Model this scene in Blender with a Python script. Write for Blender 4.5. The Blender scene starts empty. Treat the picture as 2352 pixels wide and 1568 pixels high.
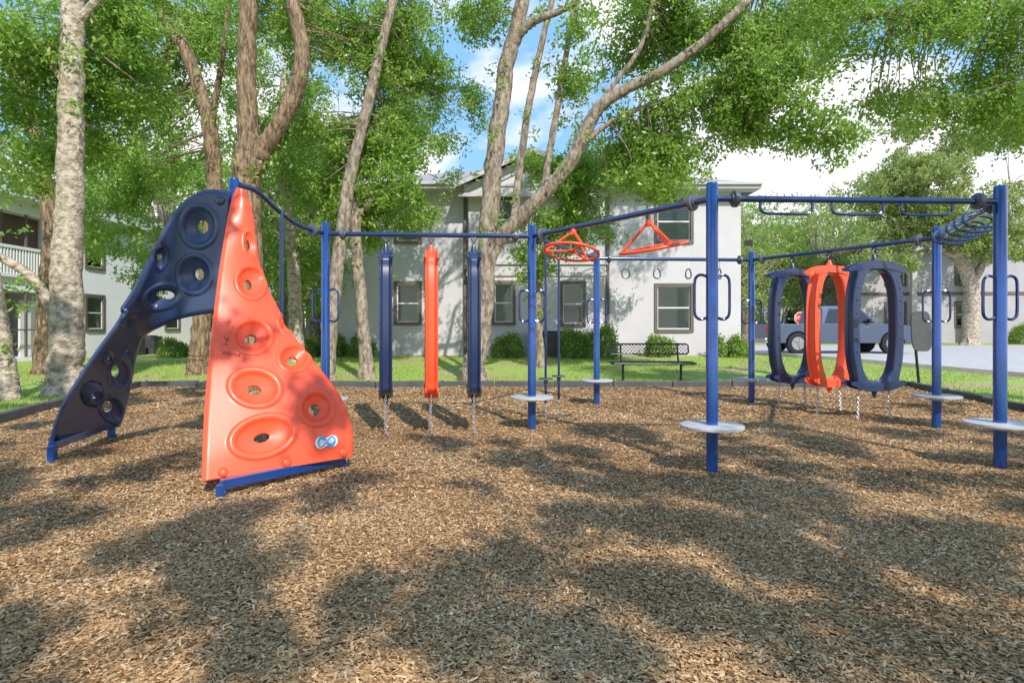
import bpy, math, random
import numpy as np
from mathutils import Vector, Matrix
rng=np.random.default_rng(7); random.seed(7)
F=1330.0; EYE=1.26
# surveyed bearing / elevation -> metric world coordinates at a measured distance d
def W(px,py,d): return ((px-1176)*d/F, d, EYE-(py-752)*d/F)
scene=bpy.context.scene
COL=scene.collection
def sst(a,b,x):
    t=min(1,max(0,(x-a)/(b-a))); return t*t*(3-2*t)
def gz(x,y): return 0.25*sst(13,20,y)*sst(-15,-8,x)
# ------------------------------------------------------------ materials
def nodes(name):
    m=bpy.data.materials.new(name); m.use_nodes=True
    nt=m.node_tree; b=nt.nodes['Principled BSDF']; return m,nt,b
def ramp(nt,fac,cols):
    r=nt.nodes.new('ShaderNodeValToRGB')
    el=r.color_ramp.elements
    while len(el)<len(cols): el.new(0.5)
    for e,(p,c) in zip(el,cols): e.position=p; e.color=(*c,1)
    nt.links.new(fac,r.inputs['Fac']); return r.outputs['Color']
def noise(nt,scale,detail=4,rough=.6,coord='Object',stretch=None):
    tc=nt.nodes.new('ShaderNodeTexCoord'); n=nt.nodes.new('ShaderNodeTexNoise')
    n.inputs['Scale'].default_value=scale; n.inputs['Detail'].default_value=detail; n.inputs['Roughness'].default_value=rough
    if stretch:
        mp=nt.nodes.new('ShaderNodeMapping'); mp.inputs['Scale'].default_value=stretch
        nt.links.new(tc.outputs[coord],mp.inputs[0]); nt.links.new(mp.outputs[0],n.inputs['Vector'])
    else: nt.links.new(tc.outputs[coord],n.inputs['Vector'])
    return n.outputs['Fac']
def bump(nt,b,h,strength,dist=.02):
    n=nt.nodes.new('ShaderNodeBump'); n.inputs['Strength'].default_value=strength; n.inputs['Distance'].default_value=dist
    nt.links.new(h,n.inputs['Height']); nt.links.new(n.outputs[0],b.inputs['Normal'])
def pm(name,c1,c2=None,scale=5,rough=.5,metal=0,coat=0,bs=None,bstr=.3,bd=.01,stretch=None,lo=.3,hi=.7):
    m,nt,b=nodes(name)
    b.inputs['Roughness'].default_value=rough; b.inputs['Metallic'].default_value=metal
    b.inputs['Coat Weight'].default_value=coat; b.inputs['Coat Roughness'].default_value=.12
    if c2 is None: c2=tuple(x*.8 for x in c1)
    f=noise(nt,scale,5,.65,stretch=stretch)
    nt.links.new(ramp(nt,f,[(lo,c2),(hi,c1)]),b.inputs['Base Color'])
    if bs: bump(nt,b,noise(nt,bs,4,.6,stretch=stretch),bstr,bd)
    return m
M={}
M['post']=pm('blue_powder_coat',(.016,.095,.38),(.011,.06,.26),3,.16,.35,.9,bs=60,bstr=.05,bd=.002)
M['navysteel']=pm('navy_powder_coat',(.010,.04,.16),(.008,.028,.115),3,.2,.2,.8)
M['navy']=pm('navy_plastic',(.04,.068,.165),(.03,.054,.135),2.2,.33,0,.2,bs=120,bstr=.08,bd=.002)
M['hoopnavy']=pm('glossy_navy_plastic',(.024,.044,.12),(.017,.032,.09),2.2,.25,0,.45)
M['orange']=pm('orange_plastic',(.97,.115,.043),(.93,.095,.034),2,.4,0,.12,bs=120,bstr=.06,bd=.002)
M['plate']=pm('grey_plate',(.5,.5,.51),(.38,.38,.39),9,.6)
M['collar']=pm('grey_collar',(.13,.145,.18),(.09,.10,.13),8,.4,.3)
M['chain']=pm('steel_chain',(.6,.6,.62),None,9,.35,.6)
M['black']=pm('black_steel',(.022,.022,.025),None,9,.4,.2)
M['timber']=pm('dark_border_plastic',(.10,.10,.105),(.06,.06,.065),4,.6,bs=30,bstr=.4)
M['bark']=pm('brown_bark',(.42,.29,.18),(.10,.064,.04),11,.95,bs=14,bstr=1,bd=.06,stretch=(1.6,1.6,.3),lo=.38,hi=.64)
M['barkl']=pm('pale_bark',(.58,.49,.385),(.24,.19,.14),9,.95,bs=14,bstr=.9,bd=.045,stretch=(1,1,1.2),lo=.38,hi=.6)
M['barkg']=pm('grey_bark',(.43,.35,.27),(.15,.115,.088),10,.95,bs=14,bstr=.9,bd=.045,stretch=(1.3,1.3,.5),lo=.38,hi=.62)
M['stucco']=pm('grey_stucco',(.60,.57,.605),(.53,.505,.54),.8,.9,bs=35,bstr=.5,bd=.01)
M['stucco2']=pm('white_stucco',(.88,.86,.9),(.82,.8,.85),.8,.9,bs=35,bstr=.4,bd=.01)
M['stucco3']=pm('weathered_grey_stucco',(.46,.44,.47),(.38,.365,.39),.8,.9,bs=35,bstr=.4,bd=.01)
M['trimw']=pm('white_trim',(.76,.75,.76),(.68,.67,.68),3,.6)
M['trimg']=pm('grey_trim',(.55,.52,.54),(.47,.45,.47),3,.6)
M['trimb']=pm('brown_trim',(.16,.125,.115),(.12,.09,.085),3,.6)
M['roof']=pm('grey_shingle',(.38,.37,.39),(.24,.23,.25),14,.9,bs=25,bstr=.6,stretch=(1,4,1))
M['dark']=pm('dark_interior',(.07,.06,.055),None,3,.7)
M['porch']=pm('brown_porch_interior',(.2,.12,.09),(.15,.09,.07),3,.8)
M['blind']=pm('white_blind',(.72,.74,.70),(.62,.64,.61),1.3,.6)
M['bed']=pm('mulch_base',(.28,.165,.08),(.13,.075,.038),40,.95,bs=45,bstr=1,bd=.02)
M['asphalt']=pm('pale_concrete',(.52,.485,.475),(.4,.375,.37),3,.9,bs=50,bstr=.3)
M['kerb']=pm('concrete_kerb',(.52,.49,.47),(.42,.4,.38),5,.9)
M['silver']=pm('silver_blue_paint',(.085,.11,.18),(.075,.10,.165),2,.32,.3,.6)
M['tyre']=pm('tyre_rubber',(.018,.018,.018),None,8,.85)
M['rim']=pm('alloy_rim',(.45,.45,.47),None,5,.3,.8)
M['tail']=pm('tail_lamp_red',(.5,.01,.01),None,5,.2)
M['signred']=pm('sign_red',(.6,.015,.02),None,5,.5)
M['white']=pm('sign_white',(.85,.85,.85),(.8,.8,.8),5,.5)
M['sky']=pm('sticker_blue',(.03,.35,.75),(.03,.32,.7),5,.4)
M['ink']=pm('marker_ink',(.22,.03,.015),None,5,.7)
def glassmat():
    m,nt,b=nodes('window_glass'); nt.nodes.remove(b)
    t=nt.nodes.new('ShaderNodeBsdfTransparent'); g=nt.nodes.new('ShaderNodeBsdfGlossy'); g.inputs['Roughness'].default_value=.03
    t.inputs[0].default_value=(.86,.9,.9,1)
    fr=nt.nodes.new('ShaderNodeFresnel'); fr.inputs[0].default_value=1.6
    mx=nt.nodes.new('ShaderNodeMixShader'); nt.links.new(fr.outputs[0],mx.inputs[0]); nt.links.new(t.outputs[0],mx.inputs[1]); nt.links.new(g.outputs[0],mx.inputs[2])
    nt.links.new(mx.outputs[0],nt.nodes['Material Output'].inputs[0]); return m
M['glass']=glassmat()
M['carglass']=pm('car_glass',(.02,.025,.03),None,3,.06,0,1)
def leafmat(name,cols,trans=.48,tcol=(.46,.62,.11),gloss=.03):
    m,nt,b=nodes(name); nt.nodes.remove(b)
    a=nt.nodes.new('ShaderNodeAttribute'); a.attribute_name='rnd'
    n=noise(nt,.9,2,.6)
    mth=nt.nodes.new('ShaderNodeMath'); mth.operation='MULTIPLY_ADD'; mth.inputs[1].default_value=.5
    nt.links.new(a.outputs['Fac'],mth.inputs[0])
    m2=nt.nodes.new('ShaderNodeMath'); m2.operation='MULTIPLY'; m2.inputs[1].default_value=.55; nt.links.new(n,m2.inputs[0])
    nt.links.new(m2.outputs[0],mth.inputs[2])
    c=ramp(nt,mth.outputs[0],cols)
    df=nt.nodes.new('ShaderNodeBsdfDiffuse'); nt.links.new(c,df.inputs[0])
    tr=nt.nodes.new('ShaderNodeBsdfTranslucent')
    mixc=nt.nodes.new('ShaderNodeMix'); mixc.data_type='RGBA'; mixc.inputs[0].default_value=.6
    nt.links.new(c,mixc.inputs[6]); mixc.inputs[7].default_value=(*tcol,1)
    nt.links.new(mixc.outputs[2],tr.inputs[0])
    mx=nt.nodes.new('ShaderNodeMixShader'); mx.inputs[0].default_value=trans
    nt.links.new(df.outputs[0],mx.inputs[1]); nt.links.new(tr.outputs[0],mx.inputs[2])
    gl=nt.nodes.new('ShaderNodeBsdfGlossy'); gl.inputs['Roughness'].default_value=.4
    m3=nt.nodes.new('ShaderNodeMixShader'); m3.inputs[0].default_value=gloss
    nt.links.new(mx.outputs[0],m3.inputs[1]); nt.links.new(gl.outputs[0],m3.inputs[2])
    nt.links.new(m3.outputs[0],nt.nodes['Material Output'].inputs[0]); return m
M['leaf']=leafmat('oak_leaves',[(.1,(.08,.17,.03)),(.4,(.20,.36,.055)),(.75,(.36,.52,.10)),(.98,(.62,.62,.2))])
M['leaf2']=leafmat('olive_leaves',[(.1,(.13,.18,.05)),(.45,(.28,.37,.10)),(.8,(.44,.48,.17)),(.98,(.64,.5,.22))],tcol=(.5,.58,.18))
M['hedge']=leafmat('hedge_leaves',[(.1,(.08,.15,.03)),(.5,(.2,.33,.06)),(.9,(.33,.46,.11))],.4)
M['blade']=leafmat('grass_blades',[(.1,(.18,.27,.045)),(.5,(.34,.46,.09)),(.9,(.52,.54,.18))],.35,(.5,.6,.12),.02)
def chipmat():
    m,nt,b=nodes('wood_chip'); nt.nodes.remove(b); a=nt.nodes.new('ShaderNodeAttribute'); a.attribute_name='rnd'
    n=noise(nt,.7,4,.6)
    m2=nt.nodes.new('ShaderNodeMath'); m2.operation='MULTIPLY_ADD'; m2.inputs[1].default_value=.6; m2.inputs[2].default_value=-.3; nt.links.new(n,m2.inputs[0])
    ad=nt.nodes.new('ShaderNodeMath'); nt.links.new(a.outputs['Fac'],ad.inputs[0]); nt.links.new(m2.outputs[0],ad.inputs[1])
    c=ramp(nt,ad.outputs[0],[(0,(.15,.075,.034)),(.2,(.31,.17,.078)),(.45,(.50,.30,.145)),(.7,(.65,.42,.225)),(.9,(.78,.57,.35)),(1,(.88,.72,.51))])
    df=nt.nodes.new('ShaderNodeBsdfDiffuse'); nt.links.new(c,df.inputs[0]); nt.links.new(df.outputs[0],nt.nodes['Material Output'].inputs[0]); return m
M['chip']=chipmat()
def grassmat():
    m,nt,b=nodes('lawn'); 
    n=noise(nt,.45,5,.65); n2=noise(nt,14,4,.7)
    g=ramp(nt,n2,[(.3,(.18,.26,.05)),(.55,(.32,.43,.085)),(.8,(.46,.49,.17))])
    d=ramp(nt,n2,[(.3,(.3,.18,.11)),(.6,(.5,.34,.24)),(.8,(.62,.46,.34))])
    f=ramp(nt,n,[(.53,(0,0,0)),(.62,(1,1,1))])
    mx=nt.nodes.new('ShaderNodeMix'); mx.data_type='RGBA'
    nt.links.new(f,mx.inputs[0]); nt.links.new(g,mx.inputs[6]); nt.links.new(d,mx.inputs[7]); nt.links.new(mx.outputs[2],b.inputs['Base Color'])
    b.inputs['Roughness'].default_value=.95; bump(nt,b,n2,.8,.03); return m
M['lawn']=grassmat()
# ------------------------------------------------------------ mesh tools
def cat(pts,n):
    P=[np.array(p,float) for p in pts]; P=[2*P[0]-P[1]]+P+[2*P[-1]-P[-2]]; out=[]
    for i in range(1,len(P)-2):
        for k in range(n):
            t=k/n
            out.append(.5*((2*P[i])+(-P[i-1]+P[i+1])*t+(2*P[i-1]-5*P[i]+4*P[i+1]-P[i+2])*t*t+(-P[i-1]+3*P[i]-3*P[i+1]+P[i+2])*t**3))
    out.append(P[-2]); return out
class MB:
    def __init__(s): s.v=[]; s.f=[]; s.m=[]; s.mi=0
    def add(s,vs,fs):
        o=len(s.v); s.v+= [tuple(map(float,p)) for p in vs]; s.f+=[tuple(o+i for i in f) for f in fs]; s.m+=[s.mi]*len(fs)
    def box(s,a,b):
        x0,y0,z0=a; x1,y1,z1=b
        s.add([(x0,y0,z0),(x1,y0,z0),(x1,y1,z0),(x0,y1,z0),(x0,y0,z1),(x1,y0,z1),(x1,y1,z1),(x0,y1,z1)],
              [(0,3,2,1),(4,5,6,7),(0,1,5,4),(1,2,6,5),(2,3,7,6),(3,0,4,7)])
    def bar(s,a,b,w,h):
        a=Vector(a);b=Vector(b);d=(b-a).normalized(); up=Vector((0,0,1))
        if abs(d.z)>.95: up=Vector((1,0,0))
        sd=d.cross(up).normalized(); u=sd.cross(d).normalized()
        vs=[]
        for p in (a,b):
            for i,j in ((-1,-1),(1,-1),(1,1),(-1,1)): vs.append(p+sd*i*w/2+u*j*h/2)
        s.add(vs,[(0,1,2,3),(7,6,5,4),(0,4,5,1),(1,5,6,2),(2,6,7,3),(3,7,4,0)])
    def tube(s,pts,rad,n=10,closed=False,wob=0):
        P=[Vector(p) for p in pts]; N=len(P)
        if not hasattr(rad,'__len__'): rad=[rad]*N
        vs=[];fs=[];u=None
        for i,p in enumerate(P):
            if closed: t=(P[(i+1)%N]-P[i-1])
            else: t=P[min(i+1,N-1)]-P[max(i-1,0)]
            t.normalize()
            if u is None:
                u=t.cross(Vector((0,0,1)) if abs(t.z)<.9 else Vector((1,0,0))).normalized()
            else:
                u=(u-t*u.dot(t)).normalized()
            w=t.cross(u)
            for k in range(n):
                a=2*math.pi*k/n; r=rad[i]
                if wob: r*=1+wob*math.sin(3*a+i*.35)+wob*random.uniform(-.6,.6)
                vs.append(p+(u*math.cos(a)+w*math.sin(a))*r)
        M_=N if closed else N-1
        for i in range(M_):
            j=(i+1)%N
            for k in range(n):
                k2=(k+1)%n; fs.append((i*n+k,i*n+k2,j*n+k2,j*n+k))
        if not closed: fs.append(tuple(range(n))[::-1]); fs.append(tuple((N-1)*n+k for k in range(n)))
        s.add(vs,fs)
    def cyl(s,a,b,r,n=20): s.tube([a,b],r,n)
    def torus(s,c,R,r,axis=(0,0,1),n=24,m=8,sc=(1,1)):
        q=Vector((0,0,1)).rotation_difference(Vector(axis))
        s.tube([Vector(c)+q@Vector((R*sc[0]*math.cos(2*math.pi*i/n),R*sc[1]*math.sin(2*math.pi*i/n),0)) for i in range(n)],r,m,closed=True)
    def done(s,name,mats,parent=None,origin=(0,0,0),smooth=True,bevel=0):
        me=bpy.data.meshes.new(name); o=origin
        me.from_pydata([(x-o[0],y-o[1],z-o[2]) for x,y,z in s.v],[],s.f)
        if not isinstance(mats,(list,tuple)): mats=[mats]
        for m in mats: me.materials.append(m)
        me.polygons.foreach_set('material_index',s.m)
        if smooth:
            me.polygons.foreach_set('use_smooth',[True]*len(me.polygons)); me.set_sharp_from_angle(angle=math.radians(38))
        me.update()
        ob=bpy.data.objects.new(name,me); COL.objects.link(ob)
        if parent: ob.parent=parent
        if bevel:
            b=ob.modifiers.new('bevel','BEVEL'); b.width=bevel; b.segments=2; b.limit_method='ANGLE'
        return ob
def top(name,loc,label,category,group=None,rot=0):
    e=bpy.data.objects.new(name,None); e.location=loc; e.rotation_euler=(0,0,rot); e.empty_display_size=.2
    COL.objects.link(e); e['label']=label; e['category']=category
    if group: e['group']=group
    return e
def clone(src,loc,rot=None,label=None,scale=None,mat=None):
    t=src.copy(); COL.objects.link(t); t.location=loc
    if rot is not None: t.rotation_euler=rot if hasattr(rot,'__len__') else (0,0,rot)
    if scale: t.scale=(scale,)*3 if not hasattr(scale,'__len__') else scale
    if label: t['label']=label
    def rec(a,b):
        for c in a.children:
            k=c.copy(); COL.objects.link(k); k.parent=b
            if mat and k.type=='MESH' and c.name.split('.')[0] in mat:
                k.data=c.data.copy(); k.data.materials[0]=mat[c.name.split('.')[0]]
            rec(c,k)
    rec(src,t); return t
def quads(name,V,rnd,mat,parent=None,origin=(0,0,0)):
    N=len(V); me=bpy.data.meshes.new(name); me.vertices.add(N*4)
    me.vertices.foreach_set('co',(V.reshape(-1,3)-np.array(origin)).astype(np.float32).ravel())
    me.loops.add(N*4); me.loops.foreach_set('vertex_index',np.arange(N*4,dtype=np.int32))
    me.polygons.add(N); me.polygons.foreach_set('loop_start',np.arange(0,N*4,4,dtype=np.int32))
    me.update(calc_edges=True); me.validate()
    a=me.attributes.new('rnd','FLOAT','FACE'); a.data.foreach_set('value',rnd.astype(np.float32))
    me.materials.append(mat); ob=bpy.data.objects.new(name,me); COL.objects.link(ob)
    if parent: ob.parent=parent
    return ob
def unit(a): return a/np.linalg.norm(a,axis=1,keepdims=True)
def leafquads(C,L,Wd,flat=0.0,vert=False):
    N=len(C); a=rng.normal(size=(N,3)); 
    if vert: a=a*np.array([.35,.35,0])+np.array([0,0,1])
    else: a[:,2]-=.25
    a=unit(a); n=rng.normal(size=(N,3)); n[:,2]+=flat; b=unit(np.cross(a,n))
    s=rng.uniform(.7,1.3,(N,1)); l=L*s; w=Wd*s
    return np.stack([C,C+a*l*.45+b*w*.5,C+a*l,C+a*l*.45-b*w*.5],1)
def clump_points(c,r,n,sprig=.10,per=12,sp=1.4):
    ns=max(2,n//per); d=unit(rng.normal(size=(ns,3)))*(rng.uniform(0,1,(ns,1))**.55)*r*np.array([sp,sp,.8])
    s=np.array(c)+d
    dr=unit(rng.normal(size=(ns,3))+np.array([0,0,-.35]))
    idx=rng.integers(0,ns,n); t=rng.uniform(-1,1,(n,1))
    return s[idx]+dr[idx]*t*sprig*2.2+rng.normal(size=(n,3))*sprig*.5
def gapf(p,k): 
    x,y,z=p[...,0]*k,p[...,1]*k,p[...,2]*k
    return np.sin(x*1.0+1.7*np.sin(z*.8+.3*y))+np.sin(z*1.25+1.3*np.sin(y*.9+x*.4))+np.sin(y*1.1+x*.7-z*.5)
# ------------------------------------------------------------ camera, light, world
cam=bpy.data.cameras.new('camera'); co=bpy.data.objects.new('camera',cam); COL.objects.link(co)
co.location=(0,0,EYE); co.rotation_euler=(math.radians(90),0,0); cam.lens=F/2352*36; cam.sensor_width=36
cam.shift_y=-32/2352; cam.clip_end=2000; cam.clip_start=.05; scene.camera=co
S=Vector((.28,-.69,.68)).normalized()
sun=bpy.data.lights.new('sun','SUN'); sun.energy=5.0; sun.angle=math.radians(.5); sun.color=(1,.95,.86)
so=bpy.data.objects.new('sun',sun); COL.objects.link(so); so.rotation_euler=S.to_track_quat('Z','Y').to_euler()
w=bpy.data.worlds.new('World'); scene.world=w; w.use_nodes=True; nt=w.node_tree
bg=nt.nodes['Background']; bg.inputs[1].default_value=.15
sk=nt.nodes.new('ShaderNodeTexSky'); sk.sky_type='NISHITA'; sk.sun_disc=False
sk.sun_elevation=math.asin(S.z); sk.sun_rotation=math.atan2(S.x,S.y); sk.ozone_density=1.5; sk.air_density=1.0; sk.dust_density=.8
hz_=nt.nodes.new('ShaderNodeMix'); hz_.data_type='RGBA'; hz_.inputs[0].default_value=.65
nt.links.new(sk.outputs[0],hz_.inputs[6]); hz_.inputs[7].default_value=(2.5,5.4,9.6,1)
tc=nt.nodes.new('ShaderNodeTexCoord'); mp=nt.nodes.new('ShaderNodeMapping'); mp.inputs['Scale'].default_value=(1,1,1.9); mp.inputs['Location'].default_value=(.35,0,.12)
nz=nt.nodes.new('ShaderNodeTexNoise'); nz.inputs['Scale'].default_value=2.7; nz.inputs['Detail'].default_value=8; nz.inputs['Roughness'].default_value=.52
nt.links.new(tc.outputs['Generated'],mp.inputs[0]); nt.links.new(mp.outputs[0],nz.inputs['Vector'])
sep=nt.nodes.new('ShaderNodeSeparateXYZ'); nt.links.new(tc.outputs['Generated'],sep.inputs[0])
ma=nt.nodes.new('ShaderNodeMath'); ma.operation='MULTIPLY_ADD'; ma.inputs[1].default_value=-.56; nt.links.new(sep.outputs[2],ma.inputs[0]); nt.links.new(nz.outputs['Fac'],ma.inputs[2])
cf=ramp(nt,ma.outputs[0],[(.30,(0,0,0)),(.39,(1,1,1))])
mx=nt.nodes.new('ShaderNodeMix'); mx.data_type='RGBA'; nt.links.new(cf,mx.inputs[0])
nt.links.new(hz_.outputs[2],mx.inputs[6]); mx.inputs[7].default_value=(8.6,8.4,8.7,1); nt.links.new(mx.outputs[2],bg.inputs[0])
scene.view_settings.view_transform='Standard'; scene.view_settings.look='None'; scene.view_settings.exposure=0
# ------------------------------------------------------------ ground
xs=np.concatenate([np.linspace(-900,-40,9),np.linspace(-36,36,73),np.linspace(40,900,9)])
ys=np.concatenate([np.linspace(-300,-12,6),np.linspace(-8,40,65),np.linspace(46,1200,12)])
b=MB(); vs=[(x,y,gz(x,y)) for y in ys for x in xs]; nx=len(xs)
b.add(vs,[(j*nx+i,j*nx+i+1,(j+1)*nx+i+1,(j+1)*nx+i) for j in range(len(ys)-1) for i in range(nx-1)])
g=b.done('ground',M['lawn']); g['kind']='structure'
rd=[(13.6,12.6),(12.7,14.6),(9.6,19.5),(8.9,23),(8.9,33)]
N=60;L=[];R=[]
for i in range(N+1):
    y=12.6+(33-12.6)*i/N
    for (xa,ya),(xb,yb) in zip(rd,rd[1:]):
        if ya<=y<=yb+1e-6: xl=xa+(xb-xa)*(y-ya)/(yb-ya); break
    L.append((xl,y,gz(xl,y)+.012)); R.append((70,y,gz(70,y)+.012))
b=MB(); b.add(L+R,[(i,i+N+1,i+N+2,i+1) for i in range(N)])
r=b.done('road',M['asphalt']); r['kind']='structure'
b=MB()
for i in range(N):
    a=L[i];c=L[i+1]; b.bar((a[0]-.08,a[1],a[2]+.03),(c[0]-.08,c[1],c[2]+.03),.15,.16)
r=b.done('kerb',M['kerb'],smooth=False); r['kind']='structure'
def mz(x,y): return .03+.018*math.sin(x*1.7+.5*y)*math.cos(y*1.3-.4*x)+.008*math.sin(5*x)*math.sin(4.3*y)
def mzn(x,y): return .03+.018*np.sin(x*1.7+.5*y)*np.cos(y*1.3-.4*x)+.008*np.sin(5*x)*np.sin(4.3*y)
def xl(y): return np.interp(y,[-5,0,7.4,12.0],[-3.5,-5.0,-6.6,-7.7])
def xr(y): return np.interp(y,[-5,0,8.0,12.0],[5.5,6.6,7.3,8.2])
b=MB(); ny=120;nx=110
vs=[]
for j in range(ny+1):
    y=-5+17*j/ny; a=xl(y);c=xr(y)
    for i in range(nx+1):
        x=a+(c-a)*i/nx; vs.append((x,y,mz(x,y)))
b.add(vs,[(j*(nx+1)+i,j*(nx+1)+i+1,(j+1)*(nx+1)+i+1,(j+1)*(nx+1)+i) for j in range(ny) for i in range(nx)])
o=b.done('mulch_bed',M['bed']); o['kind']='structure'
def chips(n,y0,y1,L,Wd,lim=1.05,power=1.0):
    y=y0+(y1-y0)*rng.uniform(0,1,n)**power
    a=np.maximum(xl(y),-y*lim-.5); c=np.minimum(xr(y),y*lim+.5); x=a+(c-a)*rng.uniform(0,1,n)
    th=rng.uniform(0,2*np.pi,n); tl=rng.normal(0,.16,(n,2))
    A=np.stack([np.cos(th),np.sin(th),tl[:,0]],1); B=np.stack([-np.sin(th),np.cos(th),tl[:,1]],1)
    s=rng.uniform(.3,1.0,(n,1))+rng.uniform(0,1,(n,1))**5*1.1; l=L*s; w_=Wd*rng.uniform(.4,1.5,(n,1))
    C=np.stack([x,y,mzn(x,y)+.005+rng.uniform(0,.009,n)],1)
    k=rng.uniform(.45,1,(n,4,1))
    V=np.stack([C-A*l*.5*k[:,0]-B*w_*.5*k[:,1],C+A*l*.5*k[:,2]-B*w_*.5*k[:,0],C+A*l*.5*k[:,3]+B*w_*.5*k[:,2],C-A*l*.5*k[:,1]+B*w_*.5*k[:,3]],1)
    return V
V=np.concatenate([chips(230000,1.6,4.3,.031,.0095),chips(190000,4.2,8,.036,.012),chips(95000,7.9,11.95,.05,.019)])
lf=chips(2500,1.5,11.9,.05,.03); V=np.concatenate([V,lf])
o=quads('wood_chips',V,np.clip(rng.beta(2.0,2.2,len(V)),0,1),M['chip']); o['kind']='stuff'
o['label']='loose brown wood chips covering the playground bed'; o['category']='wood chips'
n=90000; y=rng.uniform(7.5,19.5,n); x=rng.uniform(-19,15,n)
keep=~((x>xl(np.minimum(y,12))-.12)&(x<xr(np.minimum(y,12))+.12)&(y<12.15)); x=x[keep];y=y[keep]
cl=np.sin(x*.9+1.3*np.sin(y*.7))+np.sin(y*1.1+x*.3)+rng.normal(0,.5,len(x)); k=cl>-.9; x=x[k];y=y[k]
rx=np.interp(y,[12.6,14.6,19.5],[13.6,12.7,9.6]); k=x<rx-.3; x=x[k];y=y[k]
Z=np.array([gz(a,c) for a,c in zip(x,y)])
o=quads('grass',leafquads(np.stack([x,y,Z-.01],1),.07,.014,vert=True),rng.uniform(0,1,len(x)),M['blade']); o['kind']='stuff'; o['label']='short green lawn grass around the mulch bed'; o['category']='grass'
e=top('playground_border',(0,12,0),'dark grey plastic timber edging around mulch playground bed','border')
cs=[(-5.0,0),(-6.68,7.4),(-7.78,12.08),(8.28,12.08),(7.38,8.0),(6.68,0)]
for a,c in zip(cs,cs[1:]):
    a=Vector(a);c=Vector(c);n=max(1,round((c-a).length/1.22)); 
    for i in range(n):
        p=a+(c-a)*((i+.008)/n); q=a+(c-a)*((i+.992)/n); z=random.uniform(-.012,.012)
        b=MB(); b.bar((p.x,p.y,.06+z),(q.x,q.y,.06-z),.12,.17)
        for t in (.12,.88):
            m_=p+(q-p)*t; b.cyl((m_.x,m_.y,.14),(m_.x,m_.y,.158),.03,8)
        b.done('timber',M['timber'],e,(0,12,0),smooth=False,bevel=.02)
# ------------------------------------------------------------ climbing frame
P={'a':(1.71,4.95),'b':(4.265,5.06),'c':(5.22,7.12),'d':(3.91,9.45),'e':(1.35,9.24),'f':(.24,6.99),'g':(-2.19,6.8)}
MAST=(-2.665,5.55)
fr=top('playground_climber',(0,0,0),'blue steel overhead climber with orange and navy climbing panels','climbing equipment')
def post(x,y,h,r=.05):
    b=MB(); b.tube([(x,y,-.1),(x,y,h-.03),(x,y,h-.008),(x,y,h)],[r,r,r*.9,r*.55],24); return b.done('post',M['post'],fr)
def handle(x,y,ang,z=1.52):
    b=MB(); d=Vector((math.cos(ang),math.sin(ang),0)); p=Vector((x,y,0))
    pr=[(.03,.17),(.09,.19),(.13,.175),(.148,.13),(.15,0),(.148,-.13),(.13,-.175),(.09,-.19),(.03,-.17)]
    b.tube([p+d*u+Vector((0,0,z+v)) for u,v in cat(pr,3)],.0125,8); b.done('grab_handle',M['navysteel'],fr)
def plate(x,y,z=.42):
    b=MB(); b.tube([(x,y,z-.012),(x,y,z-.009),(x,y,z+.009),(x,y,z+.012)],[.255,.262,.262,.255],40); b.cyl((x,y,z-.05),(x,y,z-.012),.075,20); b.done('step_plate',M['plate'],fr)
for k,(x,y) in P.items():
    post(x,y,2.5)
    an=0
    if k in 'cd': an=-.2
    handle(x,y,an); handle(x,y,an+math.pi); plate(x,y)
post(MAST[0],MAST[1],2.69)
def collar(p,d):
    b=MB(); p=Vector(p); d=Vector(d).normalized(); b.tube([p-d*.02,p-d*.015,p+d*.015,p+d*.02],[.062,.072,.072,.062],20); b.cyl(p-d*.035,p+d*.035,.045,16); b.done('collar',M['collar'],fr)
def beam(a,c,z=2.36):
    a=Vector((*a,z));c=Vector((*c,z)); d=(c-a).normalized()
    b=MB(); b.cyl(a+d*.03,c-d*.03,.028,16); b.done('overhead_beam',M['navysteel'],fr)
    collar(a+d*.2,d); collar(c-d*.2,d)
for k in ('gf','fa','ab','bc','cd','de','ef'): beam(P[k[0]],P[k[1]])
b=MB(); b.tube(cat([W(550,425,5.57),W(590,440,5.75),W(640,485,6.1),W(685,517,6.45),(P['g'][0],P['g'][1],2.36)],8),.026,12); b.done('curved_beam',M['navysteel'],fr)
collar(W(718,529,6.66),(.3,.9,-.1))
b=MB(); x,y,z=W(647,488,6.12); b.cyl((x,y,0),(x,y,z),.02,12); b.done('slide_pole',M['navysteel'],fr)
def loop_along(p,d,hw=.225,drop=.12,tilt=None):
    dn=Vector((0,0,-1)) if tilt is None else tilt
    pr=[(-hw,0.02),(-hw-.003,.07),(-hw+.025,drop-.01),(-hw*.5,drop),(hw*.5,drop),(hw-.025,drop-.01),(hw+.003,.07),(hw,.02)]
    b=MB(); b.tube([p+d*u+dn*v for u,v in cat(pr,4)],.0125,8); b.done('hand_loop',M['navysteel'],fr)
for px in (1803,1970,2134):
    x=(px-1176)*5.0/F; y=4.95+(x-1.71)*.043; loop_along(Vector((x,y,2.355)),Vector((1,.043,0)).normalized())
d=Vector((P['c'][0]-P['b'][0],P['c'][1]-P['b'][1],0)); d.normalize(); nrm=Vector((d.y,-d.x,0))
for i in range(5):
    p=Vector((*P['b'],2.28))+d*(.42+.30*i)
    b=MB(); b.tube([p+(nrm*.17+d*.03)*math.copysign(abs(math.cos(a))**.8,math.cos(a))+(d*.04+Vector((0,0,.085)))*math.copysign(abs(math.sin(a))**.8,math.sin(a)) for a in [2*math.pi*k/28 for k in range(28)]],.0145,8,closed=True)
    b.done('hand_loop',M['navysteel'],fr)
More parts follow.
